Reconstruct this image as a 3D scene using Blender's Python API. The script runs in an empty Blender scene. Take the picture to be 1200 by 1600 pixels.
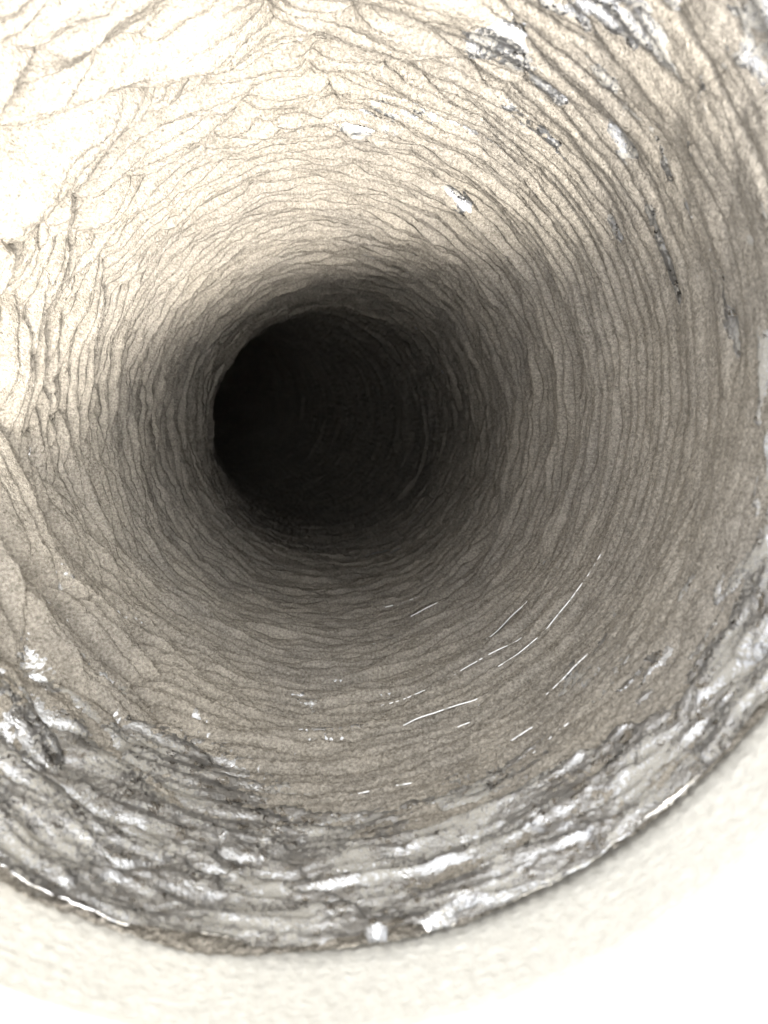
import bpy, math
import numpy as np
from mathutils import Vector

R_ = math.radians
scene = bpy.context.scene

# ------------------------------------------------------------------ camera
# The duct hangs straight down below its mouth (mouth plane z = 0, axis -Z),
# photo right = +X, photo up = +Y; the camera looks down into it.
RAD = 0.076
from mathutils import Matrix
# Everything is laid out in the duct's own frame and then tilted as a whole, so that
# the mouth looks up at a slant and the sky lies towards the photo's lower edge.
UP_LOCAL = Vector((-0.66, -0.28, 0.70)).normalized()
TILT = UP_LOCAL.rotation_difference(Vector((0, 0, 1))).to_matrix().to_4x4()
cam_d = bpy.data.cameras.new("Camera")
cam = bpy.data.objects.new("Camera", cam_d)
scene.collection.objects.link(cam)
scene.camera = cam
CAM = Vector((0.0057, -0.0073, 0.100))
cam.location = CAM
fwd = Vector((0.0508, -0.0933, -1.0)).normalized()
up = Vector((0, 1, 0))
right = fwd.cross(up).normalized()
upv = right.cross(fwd).normalized()
cam.matrix_world = TILT @ Matrix(((right.x, upv.x, -fwd.x, CAM.x),
                           (right.y, upv.y, -fwd.y, CAM.y),
                           (right.z, upv.z, -fwd.z, CAM.z),
                           (0, 0, 0, 1)))
cam_d.sensor_fit = 'HORIZONTAL'
cam_d.sensor_width = 26.0
cam_d.lens = 26.0
cam_d.clip_start = 0.002
cam_d.clip_end = 200.0
cam_d.dof.use_dof = True
cam_d.dof.focus_distance = 0.215
cam_d.dof.aperture_fstop = 25.0

# ------------------------------------------------------------------ light
SUN_AZ = R_(-70)          # direction towards the sun in the duct's frame, from photo right towards photo up
SUN_EL = R_(59)           # and its height above the mouth plane
sd = Vector((math.cos(SUN_EL) * math.cos(SUN_AZ), math.cos(SUN_EL) * math.sin(SUN_AZ), math.sin(SUN_EL)))
sd = (TILT.to_3x3() @ sd).normalized()
world = bpy.data.worlds.new("World")
scene.world = world
world.use_nodes = True
nt = world.node_tree
nt.nodes.clear()
wo = nt.nodes.new('ShaderNodeOutputWorld')
bg = nt.nodes.new('ShaderNodeBackground')
sky = nt.nodes.new('ShaderNodeTexSky')
sky.sky_type = 'NISHITA'
sky.sun_disc = False
sky.sun_elevation = math.asin(sd.z)
sky.sun_rotation = math.atan2(sd.x, sd.y)
sky.dust_density = 1.5
sky.air_density = 1.0
sky.ozone_density = 1.0
bg.inputs['Strength'].default_value = 0.15
hs = nt.nodes.new('ShaderNodeHueSaturation')     # thin white cloud cover: a paler sky all over
hs.inputs['Saturation'].default_value = 0.14
nt.links.new(sky.outputs[0], hs.inputs['Color'])
nt.links.new(hs.outputs[0], bg.inputs[0])
nt.links.new(bg.outputs[0], wo.inputs[0])

sl = bpy.data.lights.new("Sun", 'SUN')
sl.energy = 1.1
sl.angle = R_(12)
sl.color = (1.0, 0.97, 0.925)
sun = bpy.data.objects.new("Sun", sl)
scene.collection.objects.link(sun)
sun.rotation_euler = sd.to_track_quat('Z', 'Y').to_euler()

vs = scene.view_settings
vs.view_transform = 'Standard'
vs.look = 'None'
vs.gamma = 1.0
vs.use_curve_mapping = False
vs.exposure = 3.2
scene.cycles.max_bounces = 10
scene.cycles.diffuse_bounces = 5
scene.cycles.glossy_bounces = 4
scene.cycles.sample_clamp_indirect = 6.0

# ------------------------------------------------------------------ noise
TAU = 2 * math.pi

def _hash(ix, iy, seed):
    h = (ix.astype(np.int64) * 374761393 + iy.astype(np.int64) * 668265263 + seed * 1274126177) & 0xFFFFFFFF
    h = ((h ^ (h >> 13)) * 1274126177) & 0xFFFFFFFF
    h = ((h ^ (h >> 16)) * 2246822519) & 0xFFFFFFFF
    return (h ^ (h >> 15)) & 0xFFFFFFFF

def perlin(u, v, pu, seed):
    """2-D gradient noise, periodic in u with integer period pu; about -1..1"""
    iu = np.floor(u); iv = np.floor(v)
    fu = (u - iu).astype(np.float32); fv = (v - iv).astype(np.float32)
    iu = iu.astype(np.int64); iv = iv.astype(np.int64)
    su = fu * fu * fu * (fu * (fu * 6 - 15) + 10)
    sv = fv * fv * fv * (fv * (fv * 6 - 15) + 10)
    def g(a, b, x, y):
        an = _hash(np.mod(a, pu), b, seed).astype(np.float32) * np.float32(TAU / 4294967296.0)
        return np.cos(an) * x + np.sin(an) * y
    n00 = g(iu, iv, fu, fv); n10 = g(iu + 1, iv, fu - 1, fv)
    n01 = g(iu, iv + 1, fu, fv - 1); n11 = g(iu + 1, iv + 1, fu - 1, fv - 1)
    a = n00 + su * (n10 - n00); b = n01 + su * (n11 - n01)
    return (a + sv * (b - a)) * 1.5

def worley(u, v, pu, seed, facets=False):
    """distance to nearest and second nearest feature point, and the id of the nearest"""
    iu = np.floor(u).astype(np.int64); iv = np.floor(v).astype(np.int64)
    f1 = np.full(u.shape, 9.0, np.float32); f2 = f1.copy(); cid = np.zeros(u.shape, np.float32); dx_ = cid.copy(); dy_ = cid.copy()
    for du in (-1, 0, 1):
        for dv in (-1, 0, 1):
            a = iu + du; b = iv + dv
            h = _hash(np.mod(a, pu), b, seed)
            px = (h & 0xFFFF) / 65536.0; py = ((h >> 16) & 0xFFFF) / 65536.0
            d = np.sqrt((a + px - u) ** 2 + (b + py - v) ** 2).astype(np.float32)
            near = d < f1
            f2 = np.where(near, f1, np.minimum(f2, d))
            dx_ = np.where(near, u - a - px, dx_).astype(np.float32); dy_ = np.where(near, v - b - py, dy_).astype(np.float32)
            cid = np.where(near, ((h >> 8) & 0xFFF) / 4096.0, cid).astype(np.float32)
            f1 = np.where(near, d, f1)
    if facets:
        an = cid * 37.7
        return f1, f2, np.cos(an) * dx_ + np.sin(an) * dy_
    return f1, f2, cid

def sst(a, b, x):
    t = np.clip((x - a) / (b - a), 0, 1)
    return t * t * (3 - 2 * t)

def adiff(th, c):
    return np.abs((th - R_(c) + math.pi) % TAU - math.pi)

def lobe(th, c, w):
    """1 at angle c (degrees), falling to 0 at w degrees away"""
    return 1 - sst(0.25, 1.0, adiff(th, c) / R_(w))

# ------------------------------------------------------------------ duct shape
S_BEND = 0.265
RHO = 1.02
BEND_DIR = R_(163)

def centreline(s):
    """returns centre (x,y,z) and the in-bend radial unit vector for arrays s"""
    phi = np.clip((s - S_BEND) / RHO, 0, 2.0)
    straight = np.minimum(s, S_BEND)
    q = RHO * (1 - np.cos(phi))
    z = -straight - RHO * np.sin(phi)
    return q, z, phi

def tube_points(th, s, radius):
    q, z, phi = centreline(s)
    al = th - BEND_DIR
    ca = np.cos(al) * radius; sa = np.sin(al) * radius
    pu = q + ca * np.cos(phi)          # along bend direction
    pz = z + ca * np.sin(phi)
    ux, uy = math.cos(BEND_DIR), math.sin(BEND_DIR)
    wx, wy = -uy, ux
    return np.stack([pu * ux + sa * wx, pu * uy + sa * wy, pz], axis=-1)

def base_relief(th, s):
    """inward relief (m) shared by foil and dust: folds near the mouth, corrugation further down"""
    un = th / TAU
    left = lobe(th, 150, 125)                    # top and left: strong folds
    rightw = lobe(th, 12, 95)                    # right: smooth
    near = (1 - sst(0.035, 0.14, s))
    # wandering of the corrugation
    w1 = perlin(un * 7, s / 0.05, 7, 11) * 0.75 + perlin(un * 16, s / 0.022, 16, 12) * 0.45 + perlin(un * 40, s / 0.012, 40, 13) * 0.07
    w2 = perlin(un * 6, s / 0.045, 6, 21) * 1.0 + perlin(un * 19, s / 0.02, 19, 22) * 0.5 + perlin(un * 46, s / 0.01, 46, 23) * 0.07
    amt = 0.085 + 0.12 * near + 0.65 * near * left
    p1 = s / 0.0041 + un * 1.0 + w1 * amt
    p2 = s / 0.0082 + un * 2.0 + w2 * amt
    r1 = np.abs(np.sin(math.pi * p1)) ** 0.75
    r2 = 1 - np.exp(-(np.abs(np.sin(math.pi * p2)) / 0.26) ** 1.2)
    k1 = 0.6 + 0.5 * perlin(un * 9, s / 0.012, 9, 31) + 0.4 * perlin(un * 33, s / 0.006, 33, 33)
    k1 = np.clip(k1, 0.35, 1)
    h = 0.0019 * k1 * r1 + 0.0008 * np.minimum(r2, 0.25 + r1)
    # fine secondary pleats further down
    p3 = s / 0.0031 + un * 3.0 + w1 * 0.9
    h += 0.00042 * np.abs(np.sin(math.pi * p3)) ** 0.7 * np.clip(0.7 + perlin(un * 20, s / 0.01, 20, 32), 0, 1.4) * sst(0.06, 0.16, s)
    h *= (1 - 0.86 * near * rightw) * (1 - 0.85 * near * left) * (1 + 1.4 * sst(0.03, 0.1, s))
    # bottom near zone: ribs fade into a flattened smear
    h *= 1 - 0.85 * lobe(th, -85, 120) * (1 - sst(0.02, 0.09, s))
    # large puffy folds near the mouth
    wu = perlin(un * 12, s / 0.02, 12, 41) * 0.3; wv = perlin(un * 9, s / 0.03, 9, 42) * 0.5 + perlin(un * 24, s / 0.013, 24, 46) * 0.35
    f1, f2, cid = worley(un * 8 + wu, s / 0.016 + un * 1.0 + wv, 8, 43)
    pad = np.clip(f2 - f1, 0, 0.9) ** 0.5 - 0.5
    g1, g2, cid2 = worley(un * 30 + wu * 2, s / 0.0085 + wv * 1.3, 30, 44)
    pad2 = 1 - np.exp(-5.0 * (g2 - g1))
    fold = 0.0145 * pad * (0.7 + 0.6 * cid) + 0.0003 * pad2
    h += fold * near * (0.12 + 0.88 * left) * (1 - 0.6 * rightw)
    h += (0.0034 * perlin(un * 9, s / 0.010 + un * 1.0, 9, 49) + 0.0012 * perlin(un * 30, s / 0.007, 30, 50)) * near * left
    # long creases
    c = perlin(un * 5, s / 0.028, 5, 45)
    c2 = perlin(un * 6, s / 0.020 + un * 1.0, 6, 47) + 0.12 * perlin(un * 30, s / 0.01, 30, 48)
    cr = np.maximum(np.exp(-(c / 0.045) ** 2), np.exp(-(c2 / 0.05) ** 2))
    h -= 0.0030 * cr * (1 - sst(0.06, 0.2, s)) * (0.12 + 0.88 * left)
    # whole duct is a little out of round
    h += 0.0022 * perlin(un * 3, s / 0.12, 3, 51) + 0.0013 * perlin(un * 7, s / 0.06, 7, 52)
    # a sagging fold on the inner side of the bend, behind which the wall steps back
    st = s - (0.365 + 0.012 * perlin(un * 6, s * 0 + 0.5, 6, 53) + 0.004 * perlin(un * 25, s * 0 + 0.5, 25, 54))
    lb = lobe(th, 138, 95)
    h *= 1 - 0.4 * sst(0.36, 0.5, s)
    h += lb * 0.0025 * np.exp(-(np.minimum(st, 0) / 0.018) ** 2) * (1 - sst(0, 0.003, st))
    h -= lb * 0.006 * sst(0.0, 0.003, st)
    # the mouth itself is held round by the collar
    h = h * (0.15 + 0.85 * sst(-0.001, 0.014, s)) - 0.0012 * (1 - sst(0.0, 0.03, s))
    return h

def foil_relief(th, s):
    un = th / TAU
    near = 1 - sst(0.02, 0.09, s)
    h = base_relief(th, s) * (1 - 0.25 * near * lobe(th, -85, 100))
    # crisp crumple facets
    a1, a2, _ = worley(un * 46 + perlin(un * 30, s / 0.01, 30, 61), s / 0.006 + perlin(un * 20, s / 0.012, 20, 62), 46, 63)
    h += 0.0003 * (a1 - 0.4) * near
    for nu, sc, am, sd_ in ((18, 0.0075, 0.0011, 66), (40, 0.0045, 0.00050, 67), (110, 0.0026, 0.00026, 68), (260, 0.0013, 0.00016, 69)):
        _, _, fc = worley(un * nu + 0.5 * perlin(un * 30, s / 0.01, 30, sd_ + 5), s / sc + 0.6 * perlin(un * 20, s / 0.012, 20, sd_ + 9), nu, sd_, True)
        h += am * fc * (0.3 + 0.7 * near)
    # sharp folded ridges in the collapsed foil of the mouth
    for nu, sc, sd_ in ((14, 0.007, 65), (22, 0.0045, 66)):
        q = perlin(un * nu + s * 60, s / sc, nu, sd_)
        h += 0.0004 * np.maximum(0, 1 - np.abs(q) / 0.3) * (1 - sst(0.012, 0.05, s)) * (1 - 0.6 * lobe(th, 110, 80))
    return h

def dust_thickness(th, s):
    un = th / TAU
    n1 = perlin(un * 9, s / 0.035, 9, 71)
    n2 = perlin(un * 26, s / 0.012, 26, 72)
    n3 = perlin(un * 80, s / 0.004, 80, 73)
    n4 = perlin(un * 480, s / 0.0010, 480, 74)
    T = 0.00060 + 0.00050 * n1 + 0.00055 * n2 + 0.00024 * n3 + 0.00036 * n4 * (1 - sst(0.08, 0.2, s)) * (0.15 + 0.85 * lobe(th, -100, 95))
    # worn places, where the bare foil shows
    T -= 0.0007 * (1 - sst(0.000, 0.014, s)) * np.maximum(lobe(th, -75, 95), 0.5)
    T -= 0.0014 * lobe(th, -16, 42) * (1 - sst(0.008, 0.034, s))
    T -= 0.00110 * lobe(th, -112, 38) * (1 - sst(0.028, 0.085, s))
    T -= 0.0006 * lobe(th, -90, 60) * (1 - sst(0.015, 0.050, s))
    T -= 0.00120 * lobe(th, 49, 9) * (1 - sst(0.01, 0.05, s))
    T -= 0.00120 * lobe(th, 37, 7) * (1 - sst(0.0, 0.02, s))
    for c_, w_, s_, ds_ in ((83, 5, 0.105, 0.005), (58, 8, 0.122, 0.0035), (62, 5, 0.047, 0.003), (20, 7, 0.055, 0.0012), (31, 5, 0.07, 0.0025), (40, 5, 0.048, 0.002), (8, 6, 0.035, 0.002)):
        T -= 0.0014 * lobe(th, c_, w_) * np.exp(-((s - s_) / ds_) ** 2)
    T += 0.00055 * lobe(th, 8, 40) * sst(0.015, 0.04, s)
    T += 0.00060 * lobe(th, 145, 75)
    T += 0.0007 * sst(0.09, 0.18, s) + 0.002 * sst(0.34, 0.5, s)
    return T

def dust_relief(th, s):
    un = th / TAU
    T = dust_thickness(th, s)
    g = perlin(un * 330, s / 0.0014, 330, 81) * 0.00020 + perlin(un * 620, s / 0.0008, 620, 82) * 0.00011
    cl = perlin(un * 150, s / 0.0032, 150, 83)
    g += 0.00034 * np.maximum(cl, 0)
    deep = sst(0.06, 0.2, s)
    g *= 0.9 - 0.65 * deep
    # further down the dust hangs in crumbly ledges along the ribs
    g += deep * (0.00050 * perlin(un * 120, s / 0.0045, 120, 86) + 0.00034 * perlin(un * 260, s / 0.004, 260, 87))
    # crumbs hanging on the rib edges
    w1_, w2_, _ = worley(un * 210, s / 0.0024, 210, 84)
    g += 0.0009 * np.maximum(0, 0.42 - w1_) * (0.8 - 0.6 * deep) * (0.4 + 0.6 * sst(-0.2, 0.4, perlin(un * 14, s / 0.02, 14, 85)))
    g *= 1 - 0.6 * lobe(th, 10, 80) * (1 - sst(0.05, 0.16, s))
    return base_relief(th, s) + T + g

# ------------------------------------------------------------------ mesh helpers
def grid_mesh(name, P, wrap=True):
    rows, cols = P.shape[:2]
    me = bpy.data.meshes.new(name)
    co = P.reshape(-1, 3).astype(np.float32)
    i = np.arange(rows - 1)[:, None] * cols
    j = np.arange(cols if wrap else cols - 1)[None, :]
    j2 = (j + 1) % cols
    q = np.stack([i + j, i + j2, i + cols + j2, i + cols + j], axis=-1).reshape(-1, 4)
    me.vertices.add(len(co)); me.vertices.foreach_set('co', co.ravel())
    me.loops.add(q.size); me.loops.foreach_set('vertex_index', q.ravel().astype(np.int32))
    me.polygons.add(len(q))
    me.polygons.foreach_set('loop_start', np.arange(0, q.size, 4, dtype=np.int32))
    me.polygons.foreach_set('use_smooth', np.ones(len(q), dtype=bool))
    me.update(calc_edges=True)
    return me

def add_obj(name, me, mat, parent=None, **props):
    o = bpy.data.objects.new(name, me)
    scene.collection.objects.link(o)
    if mat:
        me.materials.append(mat)
    if parent:
        o.parent = parent
    for k, v in props.items():
        o[k] = v
    return o

def depth_rows(d0, d1, n, extra):
    """rows spaced evenly in 1/distance, then a few on to the far closed end"""
    e = -0.3
    s = np.linspace(d0 ** e, d1 ** e, n) ** (1 / e) - 0.1
    return np.concatenate([s, np.linspace(s[-1], 1.35, extra + 1)[1:]])

# ------------------------------------------------------------------ materials
def new_mat(name):
    m = bpy.data.materials.new(name)
    m.use_nodes = True
    n = m.node_tree
    b = n.nodes['Principled BSDF']
    return m, n, b

def noise(n, scale, detail=3, rough=0.55, vec=None):
    x = n.nodes.new('ShaderNodeTexNoise')
    x.inputs['Scale'].default_value = scale
    x.inputs['Detail'].default_value = detail
    x.inputs['Roughness'].default_value = rough
    if vec is not None:
        n.links.new(vec, x.inputs['Vector'])
    return x

def ramp(n, src, stops):
    r = n.nodes.new('ShaderNodeValToRGB')
    el = r.color_ramp.elements
    while len(el) > 1:
        el.remove(el[-1])
    el[0].position = stops[0][0]; el[0].color = (*stops[0][1], 1)
    for p, c in stops[1:]:
        e = el.new(p); e.color = (*c, 1)
    n.links.new(src, r.inputs[0])
    return r

DUST = [(0.36, (0.142, 0.125, 0.099)), (0.5, (0.241, 0.214, 0.174)), (0.64, (0.350, 0.314, 0.258))]

def make_dust():
    m, n, b = new_mat("grey_beige_dust")
    tc = n.nodes.new('ShaderNodeTexCoord').outputs['Object']
    a = noise(n, 160, 5, 0.6, tc)
    f = noise(n, 1500, 3, 0.65, tc)
    mx = n.nodes.new('ShaderNodeMath'); mx.operation = 'MULTIPLY_ADD'
    n.links.new(f.outputs[0], mx.inputs[0]); mx.inputs[1].default_value = 0.74
    sc = n.nodes.new('ShaderNodeMath'); sc.operation = 'MULTIPLY'
    n.links.new(a.outputs[0], sc.inputs[0]); sc.inputs[1].default_value = 0.26
    n.links.new(sc.outputs[0], mx.inputs[2])
    col = ramp(n, mx.outputs[0], DUST)
    # greyer and browner drifts of lint
    big = noise(n, 34, 4, 0.6, tc)
    bf = ramp(n, big.outputs[0], [(0.40, (0, 0, 0)), (0.66, (0.75, 0.75, 0.75))])
    tint = n.nodes.new('ShaderNodeMix'); tint.data_type = 'RGBA'; tint.blend_type = 'MULTIPLY'
    n.links.new(bf.outputs[0], tint.inputs['Factor'])
    n.links.new(col.outputs[0], tint.inputs['A'])
    tint.inputs['B'].default_value = (0.84, 0.85, 0.88, 1)
    n.links.new(tint.outputs['Result'], b.inputs['Base Color'])
    b.inputs['Roughness'].default_value = 0.92
    b.inputs['Specular IOR Level'].default_value = 0.25
    bp = n.nodes.new('ShaderNodeBump')
    bp.inputs['Strength'].default_value = 0.9
    bp.inputs['Distance'].default_value = 0.0007
    g = noise(n, 2600, 2, 0.6, tc)
    n.links.new(g.outputs[0], bp.inputs['Height'])
    n.links.new(bp.outputs[0], b.inputs['Normal'])
    # tiny bare metal glints among the dust grains
    fl = noise(n, 1900, 1, 0.5, tc)
    fr = ramp(n, fl.outputs[0], [(0.66, (0, 0, 0)), (0.70, (1, 1, 1))])
    n.links.new(fr.outputs[0], b.inputs['Metallic'])
    rr = ramp(n, fl.outputs[0], [(0.66, (0.92,) * 3), (0.70, (0.35,) * 3)])
    n.links.new(rr.outputs[0], b.inputs['Roughness'])
    return m

def make_foil():
    m, n, b = new_mat("crumpled_aluminium_foil")
    tc = n.nodes.new('ShaderNodeTexCoord').outputs['Object']
    # dust film on the metal, in specks
    f = noise(n, 1300, 4, 0.7, tc)
    a = noise(n, 90, 4, 0.6, tc)
    add = n.nodes.new('ShaderNodeMath'); add.operation = 'MULTIPLY_ADD'
    n.links.new(a.outputs[0], add.inputs[0]); add.inputs[1].default_value = 0.8
    n.links.new(f.outputs[0], add.inputs[2])
    film = ramp(n, add.outputs[0], [(0.90, (0, 0, 0)), (1.06, (0.9, 0.9, 0.9))])
    col = n.nodes.new('ShaderNodeMix'); col.data_type = 'RGBA'
    n.links.new(film.outputs[0], col.inputs['Factor'])
    col.inputs['A'].default_value = (0.40, 0.397, 0.395, 1)
    col.inputs['B'].default_value = (0.25, 0.232, 0.195, 1)
    n.links.new(col.outputs['Result'], b.inputs['Base Color'])
    inv = n.nodes.new('ShaderNodeMath'); inv.operation = 'SUBTRACT'
    inv.inputs[0].default_value = 1.0
    n.links.new(film.outputs[0], inv.inputs[1])
    n.links.new(inv.outputs[0], b.inputs['Metallic'])
    # mostly a dull scuffed sheen, with small bright creases
    gl = noise(n, 420, 3, 0.6, tc)
    sh = ramp(n, gl.outputs[0], [(0.52, (0.46,) * 3), (0.64, (0.16,) * 3)])
    rr = n.nodes.new('ShaderNodeMath'); rr.operation = 'MAXIMUM'
    n.links.new(film.outputs[0], rr.inputs[0]); n.links.new(sh.outputs[0], rr.inputs[1])
    n.links.new(rr.outputs[0], b.inputs['Roughness'])
    bp = n.nodes.new('ShaderNodeBump')
    bp.inputs['Strength'].default_value = 0.8
    bp.inputs['Distance'].default_value = 0.00030
    g = noise(n, 1700, 2, 0.6, tc)
    n.links.new(g.outputs[0], bp.inputs['Height'])
    n.links.new(bp.outputs[0], b.inputs['Normal'])
    return m

def make_wire():
    m, n, b = new_mat("bright_steel_wire")
    tc = n.nodes.new('ShaderNodeTexCoord').outputs['Object']
    f = noise(n, 330, 3, 0.6, tc)
    r = ramp(n, f.outputs[0], [(0.56, (1, 1, 1)), (0.64, (0, 0, 0))])
    n.links.new(r.outputs[0], b.inputs['Metallic'])
    c = ramp(n, f.outputs[0], [(0.56, (0.62, 0.61, 0.59)), (0.64, (0.25, 0.232, 0.195))])
    n.links.new(c.outputs[0], b.inputs['Base Color'])
    q = ramp(n, f.outputs[0], [(0.56, (0.34,) * 3), (0.64, (0.9,) * 3)])
    n.links.new(q.outputs[0], b.inputs['Roughness'])
    return m

def make_cream(name, tint, bumpd):
    m, n, b = new_mat(name)
    tc = n.nodes.new('ShaderNodeTexCoord').outputs['Object']
    f = noise(n, 420, 4, 0.6, tc)
    c = ramp(n, f.outputs[0], [(0.35, tuple(t * 0.9 for t in tint)), (0.62, tint)])
    n.links.new(c.outputs[0], b.inputs['Base Color'])
    b.inputs['Roughness'].default_value = 0.85
    bp = n.nodes.new('ShaderNodeBump')
    bp.inputs['Strength'].default_value = 0.6
    bp.inputs['Distance'].default_value = bumpd
    g = noise(n, 1100, 3, 0.6, tc)
    n.links.new(g.outputs[0], bp.inputs['Height'])
    n.links.new(bp.outputs[0], b.inputs['Normal'])
    return m

M_dust = make_dust()
M_foil = make_foil()
M_wire = make_wire()
M_cream = make_cream("cream_textured_plaster", (0.40, 0.378, 0.33), 0.0003)
M_white = make_cream("off_white_paint", (0.55, 0.525, 0.46), 0.0002)

# ------------------------------------------------------------------ setting: the surface round the collar
def lathe(profile, n, f=None):
    """profile: list of (r, z); returns grid; f(th, r, k) gives extra (dr, dz)"""
    th = np.linspace(0, TAU, n, endpoint=False)
    P = np.zeros((len(profile), n, 3))
    for k, (r, z) in enumerate(profile):
        rr = np.full(n, r); zz = np.full(n, z)
        if f:
            dr, dz = f(th, r, k)
            rr = rr + dr; zz = zz + dz
        P[k, :, 0] = rr * np.cos(th); P[k, :, 1] = rr * np.sin(th); P[k, :, 2] = zz
    return P

prof = [(0.0890, -0.004), (0.0890, 0.0068), (0.0898, 0.0075)] + [(r, 0.0076) for r in np.linspace(0.091, 0.40, 20)]
wall = add_obj("mounting_surface", grid_mesh("mounting_surface", lathe(prof, 256)), M_white, kind="structure")
wall.matrix_world = TILT

# ------------------------------------------------------------------ collar: a funnel-shaped sleeve the duct is pushed into
collar = bpy.data.objects.new("collar", None)
scene.collection.objects.link(collar)
collar["label"] = "cream white rough textured collar ring around the duct mouth"
collar["category"] = "collar"
collar.matrix_world = TILT

def weave(th, r, k):
    un = th / TAU
    kk = np.full_like(un, k * 0.00024)
    col = np.abs(np.sin(un * 210 * math.pi + 0.9 * perlin(un * 40, kk / 0.005, 40, 91)))
    row = perlin(un * 330, kk / 0.0014, 330, 92)
    g = perlin(un * 420, kk / 0.0007, 420, 93)
    end = 1 - sst(50, 60, np.float64(k))
    return -end * (0.00030 * col + 0.00007 * row + 0.00006 * g), 0 * th

prof = [(0.0815 - 0.0018 * q, -0.018 + 0.015 * q) for q in np.linspace(0, 1, 8)[:-1]] + \
       [(0.0797 + 0.0040 * q ** 1.05, -0.003 + 0.012 * q) for q in np.linspace(0, 1, 56)]
add_obj("sleeve", grid_mesh("sleeve", lathe(prof, 900, weave)), M_cream, collar)
lip = [(0.0830, 0.0068)]
for a in np.linspace(180, 0, 22):
    lip.append((0.0857 + 0.0027 * math.cos(R_(a)), 0.0084 + 0.0016 * math.sin(R_(a))))
lip.append((0.0883, -0.002))
def wob(th, r, k):
    un = th / TAU
    return 0.0002 * perlin(un * 9, np.full_like(un, 0.3), 9, 95), 0.0003 * perlin(un * 14, np.full_like(un, 0.7), 14, 96)
add_obj("raised_lip", grid_mesh("raised_lip", lathe(lip, 512, wob)), M_white, collar)

# ------------------------------------------------------------------ duct
duct = bpy.data.objects.new("flexible_duct", None)
scene.collection.objects.link(duct)
duct["label"] = "dusty flexible foil duct seen from inside its open mouth"
duct["category"] = "duct"
duct.matrix_world = TILT

# foil skin
NT = 1000
th = np.linspace(0, TAU, NT, endpoint=False)
s = depth_rows(0.1005, 0.9, 440, 12)
S, TH = np.meshgrid(s, th, indexing='ij')
H = foil_relief(TH, S)
rad = RAD - H
P = tube_points(TH, S, rad)
# ragged rolled edge at the mouth
un = th / TAU
edge = 0.0012 * perlin(un * 17, un * 0 + 0.4, 17, 101) + 0.0007 * perlin(un * 47, un * 0 + 0.4, 47, 102)
P[0, :, 2] += edge * 0.8
cap = P[-1].mean(axis=0)
P = np.concatenate([P, (cap + (P[-1] - cap) * 0.02)[None]], axis=0)  # unseen far end pinched nearly shut, added to keep outside light out
foil = add_obj("foil_skin", grid_mesh("foil_skin", P), M_foil, duct)

# dust lining
NT = 1300
th = np.linspace(0, TAU, NT, endpoint=False)
s = depth_rows(0.1012, 1.0, 760, 8)
S, TH = np.meshgrid(s, th, indexing='ij')
H = dust_relief(TH, S)
P = tube_points(TH, S, RAD - H)
dust = add_obj("dust_lining", grid_mesh("dust_lining", P), M_dust, duct, kind="stuff")

# spring wire: a helix mostly buried under the dust, laid bare on the lower right
pitch = 0.0082
turns = 24
n = turns * 420
ths = -np.linspace(0, TAU * turns, n) + R_(-60)
ss = 0.018 + np.linspace(0, pitch * turns, n)
thw = np.mod(ths, TAU)
wob = perlin(ths / TAU * 6, ss / 0.05, 6, 111) * 0.0007
ss = ss + wob
tn = np.floor((ths - R_(-60) + math.pi) / TAU)
centre = -58 + 13 * np.sin(tn * 2.4)
bare = (1 - sst(0.2, 1.0, np.abs((thw - np.radians(centre) + math.pi) % TAU - math.pi) / R_(34))) * (1 - sst(0.13, 0.21, ss)) * (0.84 + 0.16 * np.cos(tn * 1.9))
hd = dust_relief(thw, ss)
nz = perlin(thw / TAU * 22, ss / 0.01, 22, 112)
nz2 = perlin(thw / TAU * 60, ss / 0.004, 60, 113) - 0.25
bare = bare * (0.72 + 0.28 * sst(0.03, 0.07, ss))
off = hd - 0.0016 - 0.006 * (1 - sst(0.0, 0.3, bare)) + 0.0023 * bare + (0.0013 * nz + 0.0024 * nz2) * bare
wr = 0.00020
off = np.convolve(np.pad(off, 6, mode='edge'), np.ones(13) / 13, mode='valid')
cen = tube_points(thw, ss, RAD - off)
tan = np.gradient(cen, axis=0); tan /= np.linalg.norm(tan, axis=1)[:, None]
radv = cen - tube_points(thw, ss, np.zeros_like(ss)); radv /= np.linalg.norm(radv, axis=1)[:, None]
bin_ = np.cross(tan, radv)
ang = np.linspace(0, TAU, 8, endpoint=False)
P = cen[:, None, :] + wr * (np.cos(ang)[None, :, None] * radv[:, None, :] + np.sin(ang)[None, :, None] * bin_[:, None, :])
add_obj("spring_wire", grid_mesh("spring_wire", P), M_wire, duct)
